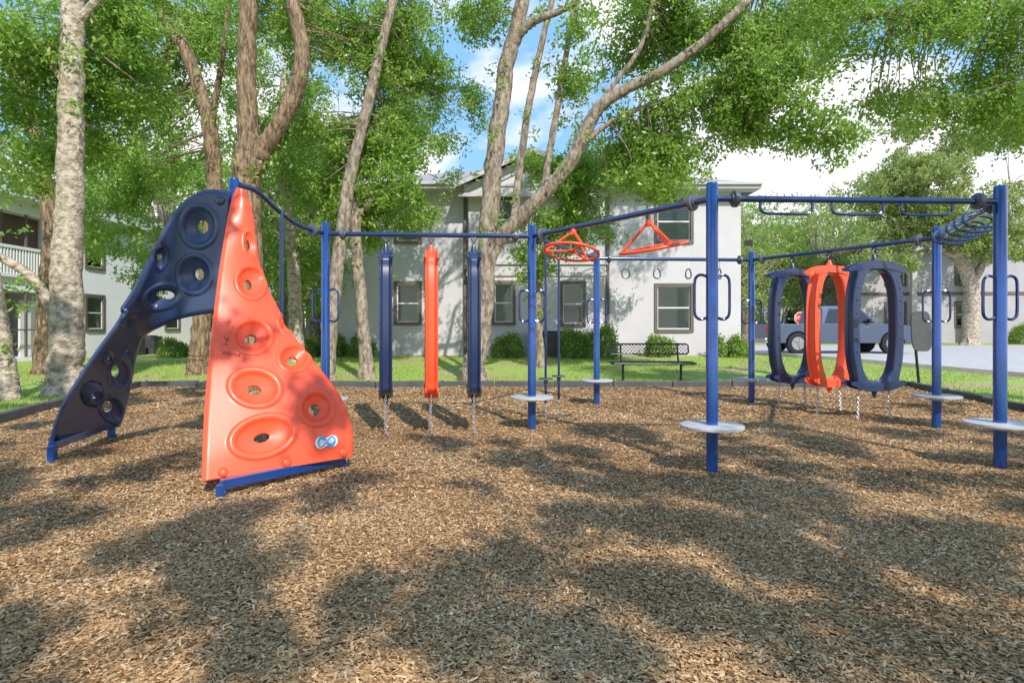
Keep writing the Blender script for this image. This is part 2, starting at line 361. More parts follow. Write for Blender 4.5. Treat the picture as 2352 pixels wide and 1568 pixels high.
def panel(name,ribs,craters,mat,nu,nv,bolts,label,thick=.035,curv=.0,depth=.055,lipH=.016):
    k=12
    Lc=np.array(cat([r[0] for r in ribs],k)); Rc=np.array(cat([r[1] for r in ribs],k)); T=np.linspace(0,len(Lc)-1,nv+1)
    ii=np.arange(len(Lc))
    Lp=np.stack([np.interp(T,ii,Lc[:,q]) for q in range(3)],1); Rp=np.stack([np.interp(T,ii,Rc[:,q]) for q in range(3)],1)
    U=np.linspace(0,1,nu+1)
    D=Lp[:,None,:]*(1-U)[None,:,None]+Rp[:,None,:]*U[None,:,None]
    D[:,:,2]+=curv*np.sin(np.pi*U)[None,:]
    d=D[:,:,2]; X=np.stack([(D[:,:,0]-1176)*d/F,d,EYE-(D[:,:,1]-752)*d/F],2)
    du=np.gradient(X,axis=1); dv=np.gradient(X,axis=0); Nn=np.cross(du,dv); Nn/=np.linalg.norm(Nn,axis=2,keepdims=True)+1e-9
    flip=np.sign(Nn[:,:,1]); Nn*=-np.where(flip==0,1,flip)[:,:,None]
    disp=np.zeros(d.shape); hole=np.zeros(d.shape,bool)
    px=D[:,:,0];py=D[:,:,1]
    for (cx,cy,rx,ry,an,hr) in craters:
        a=math.radians(an); u=(px-cx)*math.cos(a)-(py-cy)*math.sin(a); v=(px-cx)*math.sin(a)+(py-cy)*math.cos(a)
        rho=np.sqrt((u/rx)**2+(v/ry)**2); hole|=rho<hr
        sc=min(1,min(rx,ry)/30)
        lip=np.exp(-((rho-.93)/.085)**2)*lipH*sc; dish=-depth*sc*np.clip((.84-rho)/(.84-hr),0,1)**.7
        dish=np.where(rho<.84,dish,0); disp+=lip+dish
    for (cx,cy) in bolts:
        rho=np.hypot(px-cx,py-cy)/8; disp+=np.where(rho<1,.02*np.sqrt(np.clip(1-rho**2,0,1)),0)
    edge=np.minimum(U,1-U)[None,:]*np.linalg.norm(Rp-Lp,axis=1)[:,None]; disp+=-.025*np.exp(-(edge/5.0)**2)
    X=X+Nn*disp[:,:,None]
    b=MB(); w_=nu+1
    fc=[]
    for j in range(nv):
        for i in range(nu):
            if hole[j,i] and hole[j,i+1] and hole[j+1,i] and hole[j+1,i+1]: continue
            fc.append((j*w_+i,j*w_+i+1,(j+1)*w_+i+1,(j+1)*w_+i))
    b.add(X.reshape(-1,3),fc); o=b.done(name,mat,fr,smooth=False); me=o.data
    me.polygons.foreach_set('use_smooth',[True]*len(me.polygons))
    m=o.modifiers.new('thick','SOLIDIFY'); m.thickness=thick; m.offset=0
    o['label']=label; return o
ribsO=[((467,1105,4.30),(810,1048,5.05)),((468,1040,4.38),(809,990,5.06)),((471,960,4.50),(794,935,5.10)),((477,870,4.65),(762,880,5.14)),((484,790,4.80),(718,825,5.20)),
 ((492,720,4.92),(672,765,5.26)),((502,640,5.05),(636,700,5.32)),((513,570,5.18),(607,640,5.38)),((524,500,5.30),(590,570,5.42)),((533,455,5.38),(583,500,5.44)),((541,430,5.44),(566,440,5.46))]
ribsB=[((530,440,5.50),(497,716,5.50)),((475,437,5.50),(445,724,5.58)),((430,458,5.5),(410,732,5.66)),((391,507,5.48),(385,742,5.74)),((352,585,5.46),(365,752,5.82)),((312,670,5.44),(345,764,5.9)),
 ((264,742,5.42),(327,782,6.0)),((219,803,5.40),(315,822,6.12)),((174,870,5.38),(305,874,6.26)),((133,942,5.36),(294,928,6.42)),((107,1025,5.34),(280,975,6.55))]
crO=[(603,1003,80,48,16,.26),(585,892,62,45,-8,.3),(725,938,42,42,0,.36),(578,775,48,42,0,.33),(674,824,39,34,0,.36),(652,746,15,26,20,.3),(574,650,35,42,20,.33),(571,563,15,36,8,.4)]
crB=[(460,520,45,51,0,.34),(368,592,19,30,-15,.36),(450,630,43,47,0,.33),(376,680,50,30,8,.38),(290,735,25,15,32,.36),(271,856,26,37,-10,.44),(245,820,13,19,-10,.42),(210,903,29,31,0,.44),(254,938,29,34,0,.44),(294,808,12,16,0,.38)]
panel('climbing_panel',ribsO,crO,M['orange'],190,330,[(512,1086),(657,1063),(787,1040)],'orange plastic climbing wall panel with moulded oval footholds',curv=-.04)
panel('climbing_panel',ribsB,crB,M['navy'],190,360,[(508,462),(507,690),(125,1008),(268,965)],'navy plastic curved climbing panel with moulded oval footholds',depth=.05,lipH=.013)
def rail(a,c,name='base_rail'):
    b=MB(); b.bar(a,c,.06,.07)
    for p in (a,c): b.bar((p[0],p[1],-.05),(p[0],p[1],p[2]),.06,.06)
    b.done(name,M['post'],fr,smooth=False,bevel=.006)
a=W(508,1120,4.27); c=W(789,1068,5.1); rail((a[0],a[1],.105),(c[0],c[1],.105))
a=W(120,1045,5.34); c=W(256,980,6.55); rail((a[0],a[1],.17),(c[0],c[1],.17))
for zz in (2.35,1.45):
    b=MB(); b.cyl((MAST[0],MAST[1],zz),(MAST[0],MAST[1],zz+.06),.062,18); b.done('mast_clamp',M['black'],fr)
def textmesh(s,size,mat,parent,name='lettering',M4=None,ext=.0015):
    cu=bpy.data.curves.new(name,'FONT'); cu.body=s; cu.size=size; cu.extrude=ext; cu.align_x='CENTER'; cu.align_y='CENTER'
    t=bpy.data.objects.new(name,cu); COL.objects.link(t); dg=bpy.context.evaluated_depsgraph_get()
    me=bpy.data.meshes.new_from_object(t.evaluated_get(dg)); bpy.data.objects.remove(t)
    ob=bpy.data.objects.new(name,me); me.materials.clear(); me.materials.append(mat); COL.objects.link(ob); ob.parent=parent
    if M4: ob.matrix_local=M4
    return ob
def panel_frame(pxc,pyc,off):
    Lc=np.array(cat([r[0] for r in ribsO],12));Rc=np.array(cat([r[1] for r in ribsO],12))
    best=None
    for i in range(len(Lc)):
        l,r_=Lc[i],Rc[i]; u=(pxc-l[0])/(r_[0]-l[0]); yy=l[1]+(r_[1]-l[1])*u
        if best is None or abs(yy-pyc)<best[0]: best=(abs(yy-pyc),i,u)
    _,i,u=best
    def pt(i,u):
        q=Lc[i]*(1-u)+Rc[i]*u; return Vector(W(q[0],q[1],q[2]-.04*math.sin(math.pi*u)))
    i=min(max(i,1),len(Lc)-2); p=pt(i,u); tx=(pt(i,u+.03)-pt(i,u-.03)).normalized(); ty=(pt(i+1,u)-pt(i-1,u)).normalized()
    n=tx.cross(ty).normalized(); ty=n.cross(tx)
    if n.y>0: n=-n
    m=Matrix((tx,ty,n)).transposed().to_4x4(); m.translation=p+n*off; return m
fm=panel_frame(748,1016,.0215)
def flatshape(name,loops,mat,M4,th=.002):
    b=MB()
    for lp in loops:
        n=len(lp); b.add([(x,y,0) for x,y in lp]+[(x,y,th) for x,y in lp],[tuple(range(n,2*n))]+[(i,(i+1)%n,n+(i+1)%n,n+i) for i in range(n)])
    o=b.done(name,mat,fr,smooth=False); o.matrix_local=M4; return o
def shape_inf(s,k=1.0):
    return [(.052*s*math.cos(t)*1.65,s*(.026*k+.036*abs(math.cos(t))**1.1)*math.sin(t)*1.15) for t in [2*math.pi*k2/48 for k2 in range(48)]]
st=flatshape('maker_sticker',[shape_inf(1.12)],M['white'],fm); st['label']='white sticker with light blue infinity mark and lettering'
fm2=fm.copy(); fm2.translation=fm.translation+fm.to_3x3()@Vector((0,0,.0022))
def swirl(s):
    up=[(-.078+.156*t, .040*math.sin(math.pi*min(1,t*1.9))*(1 if t<.53 else 0)-.034*math.sin(math.pi*max(0,(t-.47)/.53))*(1 if t>.47 else 0)+.014) for t in np.linspace(0,1,20)]
    lo_=[(x,y-.03-.004*math.sin(9*x)) for x,y in up][::-1]
    return up+lo_
flatshape('infinity_mark',[swirl(1)],M['sky'],fm2)
b=MB(); tt=[2*math.pi*k/40 for k in range(40)]
b.tube([(.070*math.cos(t),.066*math.sin(t)*math.cos(t)*1.1,0) for t in tt],.006,6,closed=True); o=b.done('infinity_outline',M['sky'],fr); o.matrix_local=fm2@Matrix.Scale(.3,4,(0,0,1))
fm3=fm.copy(); fm3.translation=fm.translation+fm.to_3x3()@Vector((0,.0,.0065))
textmesh('INFINITY',.030,M['white'],fr,'sticker_lettering',fm3@Matrix.Rotation(-.18,4,'Z'),.0005)
strokes=[[(0,0),(.1,.9),(.45,.2),(.8,.95),(.9,0)],[(1.5,.1),(1.25,.5),(1.5,.9),(1.85,.75),(1.9,.3),(1.5,.1)],[(2.3,0),(2.3,.8),(2.8,.1),(2.85,.85)],[(3.2,.85),(3.2,.2),(3.5,.05),(3.75,.3),(3.75,.9)],[(4.6,.85),(4.15,.8),(4.15,.1),(4.65,.1)],[(4.15,.45),(4.5,.45)]]
b=MB()
for s_ in strokes: b.tube([((x-2.3)*.029,(y-.5)*.034,0) for x,y in s_],.0019,4)
o=b.done('scrawl',M['ink'],fr); o.matrix_local=panel_frame(532,813,.0215)@Matrix.Rotation(-.06,4,'Z')
b=MB()
for s_ in ([(0,-.04),(0,.035)],[(0,0),(-.03,.03)],[(0,0),(.03,.03)],[(-.018,-.04),(.018,-.04)]): b.tube([(x,y,0) for x,y in s_],.0019,4)
o=b.done('scrawl',M['ink'],fr); o.matrix_local=panel_frame(521,784,.0215)
# ------------------------------------------------------------ chains
def chain(b,pts,link=.042,r=.005):
    P_=[Vector(p) for p in pts]
    tot=sum((q-p).length for p,q in zip(P_,P_[1:])); n=max(2,int(tot/(link*.75)))
    def at(s):
        s*=tot
        for p,q in zip(P_,P_[1:]):
            l=(q-p).length
            if s<=l: return p+(q-p)*(s/l),(q-p).normalized()
            s-=l
        return P_[-1],(P_[-1]-P_[-2]).normalized()
    for i in range(n):
        p,d=at((i+.5)/n); u=d.cross(Vector((1,.3,0))).normalized(); w_=d.cross(u); s=u if i%2 else w_
        b.tube([p+d*link*.5*math.cos(t)+s*link*.3*math.sin(t) for t in [2*math.pi*k/8 for k in range(8)]],r,4,closed=True)
# ------------------------------------------------------------ hanging hoops
def hoop(mat,label,loc,rot):
    t=top('climbing_hoop',loc,label,'climbing hoop','moulded hoops hanging from the climbing frame',rot)
    b=MB(); NN=88; Hh=.86; zc=-.90
    sec=[(.335,Hh-.012,3.0,-.035),(.335,Hh-.012,3.0,.035),(.362,Hh+.006,3.0,.046),(.374,Hh+.012,3.0,.060),(.362,Hh+.006,3.0,.072),(.278,Hh-.095,2.8,.068),(.262,Hh-.115,2.8,.052),(.256,Hh-.12,2.8,.0),(.262,Hh-.115,2.8,-.052),(.278,Hh-.095,2.8,-.068),(.362,Hh+.006,3.0,-.072),(.374,Hh+.012,3.0,-.060),(.362,Hh+.006,3.0,-.046)]
    vs=[];m_=len(sec)
    for a,h,n_,y in sec:
        for k in range(NN):
            t_=2*math.pi*k/NN; c=math.cos(t_);s=math.sin(t_); yy=y*(1-.3*abs(s)**20)
            fl=.05*math.exp(-((abs(h*abs(s)**(2/n_))-(Hh-.10))/.055)**2)*(1 if a>.3 else .0)
            vs.append(((a+fl)*math.copysign(abs(c)**(2/n_),c),yy,h*math.copysign(abs(s)**(2/n_),s)+zc))
    fs=[]
    for q in range(m_):
        q2=(q+1)%m_
        for i in range(NN):
            j=(i+1)%NN; fs.append((q*NN+i,q*NN+j,q2*NN+j,q2*NN+i))
    b.add(vs,fs)
    for s in (1,-1):
        zz=zc+s*(Hh-.115)
        prof=[(-.40,.0),(-.395,.028),(-.34,.05),(-.28,.08),(-.16,.115),(.16,.115),(.28,.08),(.34,.05),(.395,.028),(.40,.0),(.36,-.015),(.30,-.015),(.24,-.01),(.14,.02),(-.14,.02),(-.24,-.01),(-.30,-.015),(-.36,-.015)]
        n=len(prof)
        for y0,y1 in ((-.078,-.060),(.060,.078)):
            v2=[(x,y0,zz+s*z) for x,z in prof]+[(x,y1,zz+s*z) for x,z in prof]
            b.add(v2,[(i,(i+1)%n,n+(i+1)%n,n+i) for i in range(n)]+[(i,i+1,n-2-i,n-1-i) for i in range(n//2-1)]+[(n+i,n+i+1,2*n-2-i,2*n-1-i) for i in range(n//2-1)])
        for x in (-.25,-.1,.1,.25):
            for q in (-1,1): b.cyl((x,q*.074,zz+s*(.07-abs(x)*.2)),(x,q*.083,zz+s*(.07-abs(x)*.2)),.016,10)
    for k in range(-3,4):
        z=zc+k*.17; a=.320-.02*(k/4)**2
        for s in (-1,1):
            for q in (-1,1): b.cyl((s*a,q*.064,z),(s*a,q*.077,z),.014,10)
    b.done('hoop_body',mat,t,bevel=.003)
    b=MB(); b.tube([(0,0,-.08),(0,0,.0),(0,0,.045)],[.045,.032,.018],12); b.done('end_boss',mat,t)
    b=MB(); b.tube([(0,0,-1.70),(0,0,-1.78),(0,0,-1.86)],[.04,.032,.016],12); b.done('end_boss',mat,t)
    b=MB(); b.torus((0,0,.075),.03,.009,(0,1,0),12,6); b.torus((0,0,.12),.03,.009,(1,0,0),12,6); b.done('hanger',M['collar'],t)
    for s in (-1,1):
        b=MB(); zl=-loc[2]; chain(b,[(s*.22,0,-1.72),(s*.225,.01,-1.95),(s*.24,.0,zl+.06),(s*.29,-.03,zl+.035)]); b.done('anchor_chain',M['chain'],t)
    return t
ln='navy plastic climbing hoop hanging from blue beam above mulch'; lo='orange plastic climbing hoop hanging from blue beam above mulch'
def bx(px,y): return ((px-1176)*y/F,y)
hz=2.2; mo={'hoop_body':M['orange'],'end_boss':M['orange']}
x,y=bx(886,6.85); h1=hoop(M['hoopnavy'],ln,(x,y,hz),math.atan2(y,x))
x,y=bx(990,6.89); clone(h1,(x,y,hz),math.atan2(y,x)+.02,lo,mat=mo)
x,y=bx(1088,6.92); clone(h1,(x,y,hz),math.atan2(y,x)+.03)
clone(h1,(4.857,7.765,hz-.02),math.radians(12),scale=(1.08,1.15,1))
clone(h1,(4.553,8.306,hz-.02),math.radians(26),lo,mat=mo,scale=(1.08,1.15,1))
clone(h1,(4.268,8.81,hz-.02),math.radians(18),scale=(1.08,1.15,1))
# ------------------------------------------------------------ spinner wheels
t=top('playground_spinner',(*W(1318,537,6.36)[:2],2.33),'orange steel spinner wheel with three spokes hanging from beam','playground spinner','orange spinners under the beam')
b=MB(); R_=.295; zr=-.255
b.torus((0,0,zr),R_,.016,n=40,m=10)
for k in range(3):
    a=2*math.pi*k/3+.5; p=(R_*math.cos(a),R_*math.sin(a),zr); b.cyl((.02*math.cos(a),.02*math.sin(a),-.03),p,.014,8); b.cyl((0,0,zr+.01),p,.013,8)
b.cyl((0,0,-.06),(0,0,.0),.034,14); b.torus((0,0,zr+.01),.035,.012,n=16,m=8); b.done('spinner_ring',M['orange'],t)
b=MB(); b.cyl((0,0,0),(0,0,.05),.02,10); b.done('hanger',M['collar'],t)
t.rotation_euler=(math.radians(-8),math.radians(10),.3)
clone(t,(*W(1490,500,5.66)[:2],2.31),(math.radians(5),math.radians(-12),.2),scale=1.08)
# ------------------------------------------------------------ hanging rings
rt=None
for i,px in enumerate((1436,1509,1583,1657)):
    x=(px-1176)*9.32/F; y=9.24+(x-1.35)*.082
    if rt is None:
        rt=top('hand_ring',(x,y,2.33),'dark steel rounded hand ring hanging from beam','hand ring','hand rings hanging from the beam')
        b=MB(); b.tube(cat([(0,0,-.12),(.035,0,-.14),(.062,0,-.21),(.045,0,-.265),(0,0,-.28),(-.045,0,-.265),(-.062,0,-.21),(-.035,0,-.14),(0,0,-.12)],3)[:-1],.012,8,closed=True); b.done('ring',M['collar'],rt)
        b=MB(); chain(b,[(0,0,0),(0,0,-.12)],.03,.004); b.done('ring_chain',M['chain'],rt)
    else: clone(rt,(x,y,2.33),.25*i)
dp=None
for tt_ in (.17,.35):
    x=P['f'][0]+(P['e'][0]-P['f'][0])*tt_; y=P['f'][1]+(P['e'][1]-P['f'][1])*tt_
    if dp is None:
        dp=top('hanging_pole',(x,y,0),'thin blue hanging pole with round foot disc and chain','hanging pole','hanging poles')
        b=MB(); b.cyl((0,0,.3),(0,0,2.34),.016,10); b.done('pole',M['navysteel'],dp)
        b=MB(); b.cyl((0,0,.6),(0,0,.618),.09,24); b.tube([(0,0,.52),(0,0,.6)],[.018,.03],12); b.done('foot_disc',M['collar'],dp)
        b=MB(); chain(b,[(0,0,.3),(0.01,.01,.05)]); b.done('anchor_chain',M['chain'],dp)
    else: clone(dp,(x,y,0))
# ------------------------------------------------------------ bench
x0,y0=(1497-1176)*13.6/F,13.6; z0=gz(x0,y0)
bt=top('park_bench',(x0,y0,z0),'black perforated steel bench on the lawn behind the playground','bench')
def lattice(b,fn,w_,h_,step=.085):
    n=int((w_+h_)/step)
    for i in range(n):
        s=i*step
        a=(max(0,s-h_),min(s,h_)); c=(min(s,w_),max(0,s-w_)); b.tube([fn(*a),fn(*c)],.0055,4)
        b.tube([fn(w_-a[0],a[1]),fn(w_-c[0],c[1])],.0055,4)
def frame(b,fn,w_,h_,r=.02): b.tube([fn(*p) for p in [(0.04,0),(w_-.04,0),(w_,.04),(w_,h_-.04),(w_-.04,h_),(.04,h_),(0,h_-.04),(0,.04)]],r,8,closed=True)
b=MB(); fn=lambda u,v:(u-.94,.25+v*.2,.62+v); lattice(b,fn,1.88,.24); frame(b,fn,1.88,.24); b.done('backrest',M['black'],bt)
b=MB(); fn=lambda u,v:(u-.97,-.25+v,.42+.02*math.sin(v*6)); lattice(b,fn,1.94,.42,.05); frame(b,fn,1.94,.42,.024); b.done('seat',M['black'],bt)
for s in (-.68,.68):
    b=MB(); b.tube([(s,-.02,-.05),(s,-.02,.42)],.03,10); b.tube(cat([(s,-.2,.4),(s,.1,.4),(s,.22,.5),(s,.3,.86)],5),.022,8); b.done('leg',M['black'],bt)
def sup(a,b_,n,N=64):
    o=[]
    for k in range(N):
        t=2*math.pi*k/N; c=math.cos(t);s=math.sin(t)
        o.append((a*math.copysign(abs(c)**(2/n),c),b_*math.copysign(abs(s)**(2/n),s)))
    return o
by_=12.5; bx_=(2112-1176)*12.5/F
sg=top('board_sign',(bx_,by_,0),'dark rounded board on a slightly leaning steel post by lawn','sign')
b=MB(); b.tube([(0,0,-.1),(-.1,0,1.0)],.028,10); b.done('sign_post',M['black'],sg)
b=MB(); lp=[(x*.21+.07,z*.43+1.18) for x,z in sup(1,1,4,40)]; n=40
b.add([(x-z*.05,-.05,z) for x,z in lp]+[(x-z*.05,-.02,z) for x,z in lp],[tuple(range(n)),tuple(range(2*n-1,n-1,-1))]+[(i,(i+1)%n,n+(i+1)%n,n+i) for i in range(n)]); b.done('sign_board',M['timber'],sg,bevel=.004)
# ------------------------------------------------------------ buildings
def facade(b,x0,x1,z0,z1,ops,y=0,rec=.12):
    X=sorted({x0,x1,*[o[0] for o in ops],*[o[1] for o in ops]}); Z=sorted({z0,z1,*[o[2] for o in ops],*[o[3] for o in ops]})
    for i in range(len(X)-1):
        for j in range(len(Z)-1):
            cx=(X[i]+X[i+1])/2;cz=(Z[j]+Z[j+1])/2
            if any(o[0]<cx<o[1] and o[2]<cz<o[3] for o in ops): continue
            b.add([(X[i],y,Z[j]),(X[i+1],y,Z[j]),(X[i+1],y,Z[j+1]),(X[i],y,Z[j+1])],[(0,1,2,3)])
    for a,c,d,e in ops:
        q=[(a,d),(c,d),(c,e),(a,e)]
        for k in range(4):
            p,r_=q[k],q[(k+1)%4]; b.add([(p[0],y,p[1]),(p[0],y+rec,p[1]),(r_[0],y+rec,r_[1]),(r_[0],y,r_[1])],[(0,1,2,3)])
def window(par,a,c,d,e,y=0,rec=.12,trim=.11,tm='trimb'):
    b=MB()
    b.add([(a,y+rec,d),(c,y+rec,d),(c,y+rec,e),(a,y+rec,e)],[(0,1,2,3)]); b.m[-1]=1
    n=int((e-d)/.055); zmin=d+(0 if random.random()<.7 else (e-d)*.35)
    for i in range(n):
        z=d+(e-d)*(i+.5)/n
        if z<zmin: continue
        b.add([(a+.03,y+rec-.035,z-.026),(c-.03,y+rec-.035,z-.026),(c-.03,y+rec-.008,z+.024),(a+.03,y+rec-.008,z+.024)],[(0,1,2,3)])
    wi=b.done('window',[M['blind'],M['dark']],par,smooth=False)
    b=MB(); t=trim; p=y-.045
    b.box((a-t,p,d-t),(a,y+.03,e+t)); b.box((c,p,d-t),(c+t,y+.03,e+t)); b.box((a,p,e),(c,y+.03,e+t)); b.box((a,p-.02,d-t),(c,y+.03,d))
    b.done('window_trim',M[tm],wi,smooth=False)
    b=MB(); s=.04; q=y+rec-.08
    b.box((a,q,d),(a+s,q+.04,e)); b.box((c-s,q,d),(c,q+.04,e)); b.box((a+s,q,e-s),(c-s,q+.04,e)); b.box((a+s,q,d),(c-s,q+.04,d+s)); m_=(d+e)/2; b.box((a+s,q-.01,m_-.025),(c-s,q+.03,m_+.025))
    b.done('sash',M['trimw'],wi,smooth=False)
    b=MB(); b.add([(a+s,q+.015,d+s),(c-s,q+.015,d+s),(c-s,q+.015,e-s),(a+s,q+.015,e-s)],[(0,1,2,3)]); b.done('glass',M['glass'],wi,smooth=False)
def hip(b,x0,x1,y0,y1,z,h,ov=.5):
    x0-=ov;x1+=ov;y0-=ov;y1+=ov; m=(y1-y0)/2
    vs=[(x0,y0,z),(x1,y0,z),(x1,y1,z),(x0,y1,z),(x0+m,y0+m,z+h),(x1-m,y0+m,z+h)]
    b.add(vs,[(0,1,5,4),(1,2,5),(2,3,4,5),(3,0,4),(3,2,1,0)])
ml=top('apartment_building',(0,21,.2),'two storey grey stucco apartment building with gabled bay','apartment building')
X0,X1,ZT=-6.4,8.3,6.0
ops=[(-4.18,-3.38,1.25,2.62),(-4.18,-3.38,4.2,5.6),(5.27,6.47,1.0,2.55),(5.27,6.47,4.2,5.6)]
b=MB(); facade(b,X0,-1.55,-.6,ZT,[o for o in ops if o[0]<-1.6]); facade(b,3.3,X1,-.6,ZT,[o for o in ops if o[0]>3.3])
ops2=[(-.62,.02,1.25,2.62),(1.82,2.52,1.2,2.6),(-.62,.02,4.2,5.6),(1.82,2.52,4.2,5.6)]
facade(b,-1.55,3.3,-.6,ZT,ops2,y=-.35)
for x in (-1.55,3.3): b.add([(x,-.35,-.6),(x,0,-.6),(x,0,ZT),(x,-.35,ZT)],[(0,1,2,3)])
b.add([(X0,0,-.6),(X0,0,ZT),(X0,11,ZT),(X0,11,-.6)],[(0,1,2,3)]); b.add([(X1,0,-.6),(X1,11,-.6),(X1,11,ZT),(X1,0,ZT)],[(0,1,2,3)]); b.add([(X0,11,-.6),(X0,11,ZT),(X1,11,ZT),(X1,11,-.6)],[(0,1,2,3)])
b.done('wall',M['stucco'],ml,smooth=False)
for o in ops: window(ml,*o)
for o in ops2: window(ml,*o,y=-.35)
b=MB(); hip(b,X0,X1,0,11,ZT+.19,2.1); b.done('roof',M['roof'],ml,smooth=False)
b=MB(); b.box((X0-.53,-.53,ZT-.02),(X1+.53,-.503,ZT+.22)); b.box((X0-.53,-.5,ZT-.02),(X0-.503,11,ZT+.22)); b.box((X1+.503,-.5,ZT-.02),(X1+.53,11,ZT+.22)); b.box((X0-.5,-.5,ZT-.04),(X1+.5,-.003,ZT-.005)); b.done('fascia',M['trimg'],ml,smooth=False)
b=MB(); b.box((X0-.55,-.62,ZT+.1),(X1+.55,-.533,ZT+.2)); b.done('gutter',M['trimg'],ml,smooth=False,bevel=.01)
b=MB()
b.box((-1.62,-.41,2.9),(3.37,-.352,3.03)); b.box((-1.66,-.45,3.3),(3.41,-.352,3.42)); b.box((-1.6,-.38,3.03),(3.35,-.352,3.3)); b.box((-1.62,-.40,5.72),(3.37,-.352,5.95))
b.done('belt_course',M['trimg'],ml,smooth=False)
for x in (-1.75,3.42): b=MB(); b.box((x,-.1,-.3),(x+.1,-.002,5.95)); b.done('downspout',M['trimb'],ml,smooth=False)
gx=.72; hw=2.4; gy=-.75; zb=ZT+.05; pk=1.12
b=MB(); b.add([(gx-hw+.15,gy,zb),(gx+hw-.15,gy,zb),(gx,gy,zb+pk-.08)],[(0,1,2)]); b.box((gx-hw,gy,zb-.35),(gx+hw,-.36,zb-.001)); b.done('gable_wall',M['stucco'],ml,smooth=False)
b=MB()
for s in (-1,1):
    a=(gx+s*(hw+.3),zb-.05); c=(gx,zb+pk+.05)
    vs=[(a[0],gy-.35,a[1]),(c[0],gy-.35,c[1]),(c[0],4.5,c[1]),(a[0],4.5,a[1])]; b.add(vs+[(x,y,z+.07) for x,y,z in vs],[(0,1,2,3),(7,6,5,4),(0,4,5,1),(3,2,6,7),(0,3,7,4)])
b.done('gable_roof',M['roof'],ml,smooth=False)
b=MB()
for s in (-1,1):
    b.bar((gx+s*(hw+.3),gy-.37,zb-.12),(gx,gy-.37,zb+pk-.02),.03,.13)
    b.bar((gx+s*1.4,gy-.03,zb+.02),(gx,gy-.03,zb+.7),.05,.08)
b.box((gx-hw-.2,gy-.06,zb-.42),(gx+hw+.2,gy-.003,zb-.3)); b.box((gx-1.5,gy-.05,zb-.06),(gx+1.5,gy-.004,zb+.02))
b.done('bargeboard',M['trimg'],ml,smooth=False)
b=MB(); 
for i in range(9):
    z=zb+.06+i*.05; wv=.26*math.sqrt(max(0.02,1-((i-2)/7)**2)) if i>2 else .26
    b.box((gx-wv,gy-.03,z),(gx+wv,gy-.004,z+.03))
b.done('gable_vent',M['trimg'],ml,smooth=False)
b=MB(); b.box((X1+.1,-.2,4.0),(X1+.35,-.05,4.2)); b.done('floodlight',M['black'],ml,smooth=False)
lb=top('apartment_building',(-18.3,13,0),'two storey white stucco apartment building with screened balcony','apartment building',rot=math.pi/2)
b=MB(); bal=(6.6,10.0); 
ops=[(bal[0],bal[1],3.1,5.5),(bal[0],bal[1],.15,2.6)]
wins=[(11.9,12.9,1.2,2.6),(11.9,12.9,3.9,5.3),(17.6,18.8,1.2,2.6),(17.6,18.8,3.9,5.3),(22,23.2,1.2,2.6),(2,3.2,1.2,2.6),(2,3.2,3.9,5.3)]
facade(b,-2,27,-.1,6,ops+wins,rec=.12); b.add([(-2,0,-.1),(-2,10,-.1),(-2,10,6),(-2,0,6)],[(0,1,2,3)]); b.add([(27,0,-.1),(27,0,6),(27,10,6),(27,10,-.1)],[(0,1,2,3)])
for a,c,d,e_ in ops:
    b.box((a-.01,2.0,d-.01),(c+.01,2.05,e_+.01)); b.box((a-.05,.12,d),(a,2.0,e_)); b.box((c,.12,d),(c+.05,2.0,e_)); b.box((a,.12,d-.05),(c,2,d)); b.box((a,.12,e_),(c,2,e_+.05))
b.done('wall',M['stucco2'],lb,smooth=False)
for o in wins: window(lb,*o)
b=MB(); hip(b,-2,27,0,10,6.2,2.0); b.done('roof',M['roof'],lb,smooth=False)
b=MB(); b.box((-2.5,-.53,5.98),(27.5,-.503,6.22)); b.box((-2.5,-.5,5.96),(27.5,-.003,5.99)); b.done('fascia',M['trimw'],lb,smooth=False)
b=MB(); n=26
for i in range(n+1):
    u=bal[0]+(bal[1]-bal[0])*i/n; b.box((u-.028,-.10,3.22),(u+.028,-.065,4.15))
b.box((bal[0]-.05,-.12,4.15),(bal[1]+.05,-.04,4.26)); b.box((bal[0]-.05,-.12,3.10),(bal[1]+.05,-.04,3.22)); b.done('balcony_railing',M['white'],lb,smooth=False)
b=MB()
for z in ((.15,2.6),(3.1,5.5)):
    for u in (bal[0],7.7,8.8,bal[1]-.08): b.box((u,.0,z[0]),(u+.08,.06,z[1]))
    b.box((bal[0],.005,z[0]+1.0),(bal[1],.055,z[0]+1.05))
b.done('porch_screen_frame',M['trimb'],lb,smooth=False)
b=MB(); b.box((8.9,.3,.17),(9.8,.38,2.3)); b.done('door',M['trimw'],lb,smooth=False)
b=MB(); b.box((6.65,.5,.16),(8.6,1.9,2.55)); b.done('porch_interior',M['porch'],lb,smooth=False)
b=MB(); b.box((6.65,.5,3.11),(9.95,1.9,5.45)); b.done('porch_interior',M['porch'],lb,smooth=False)
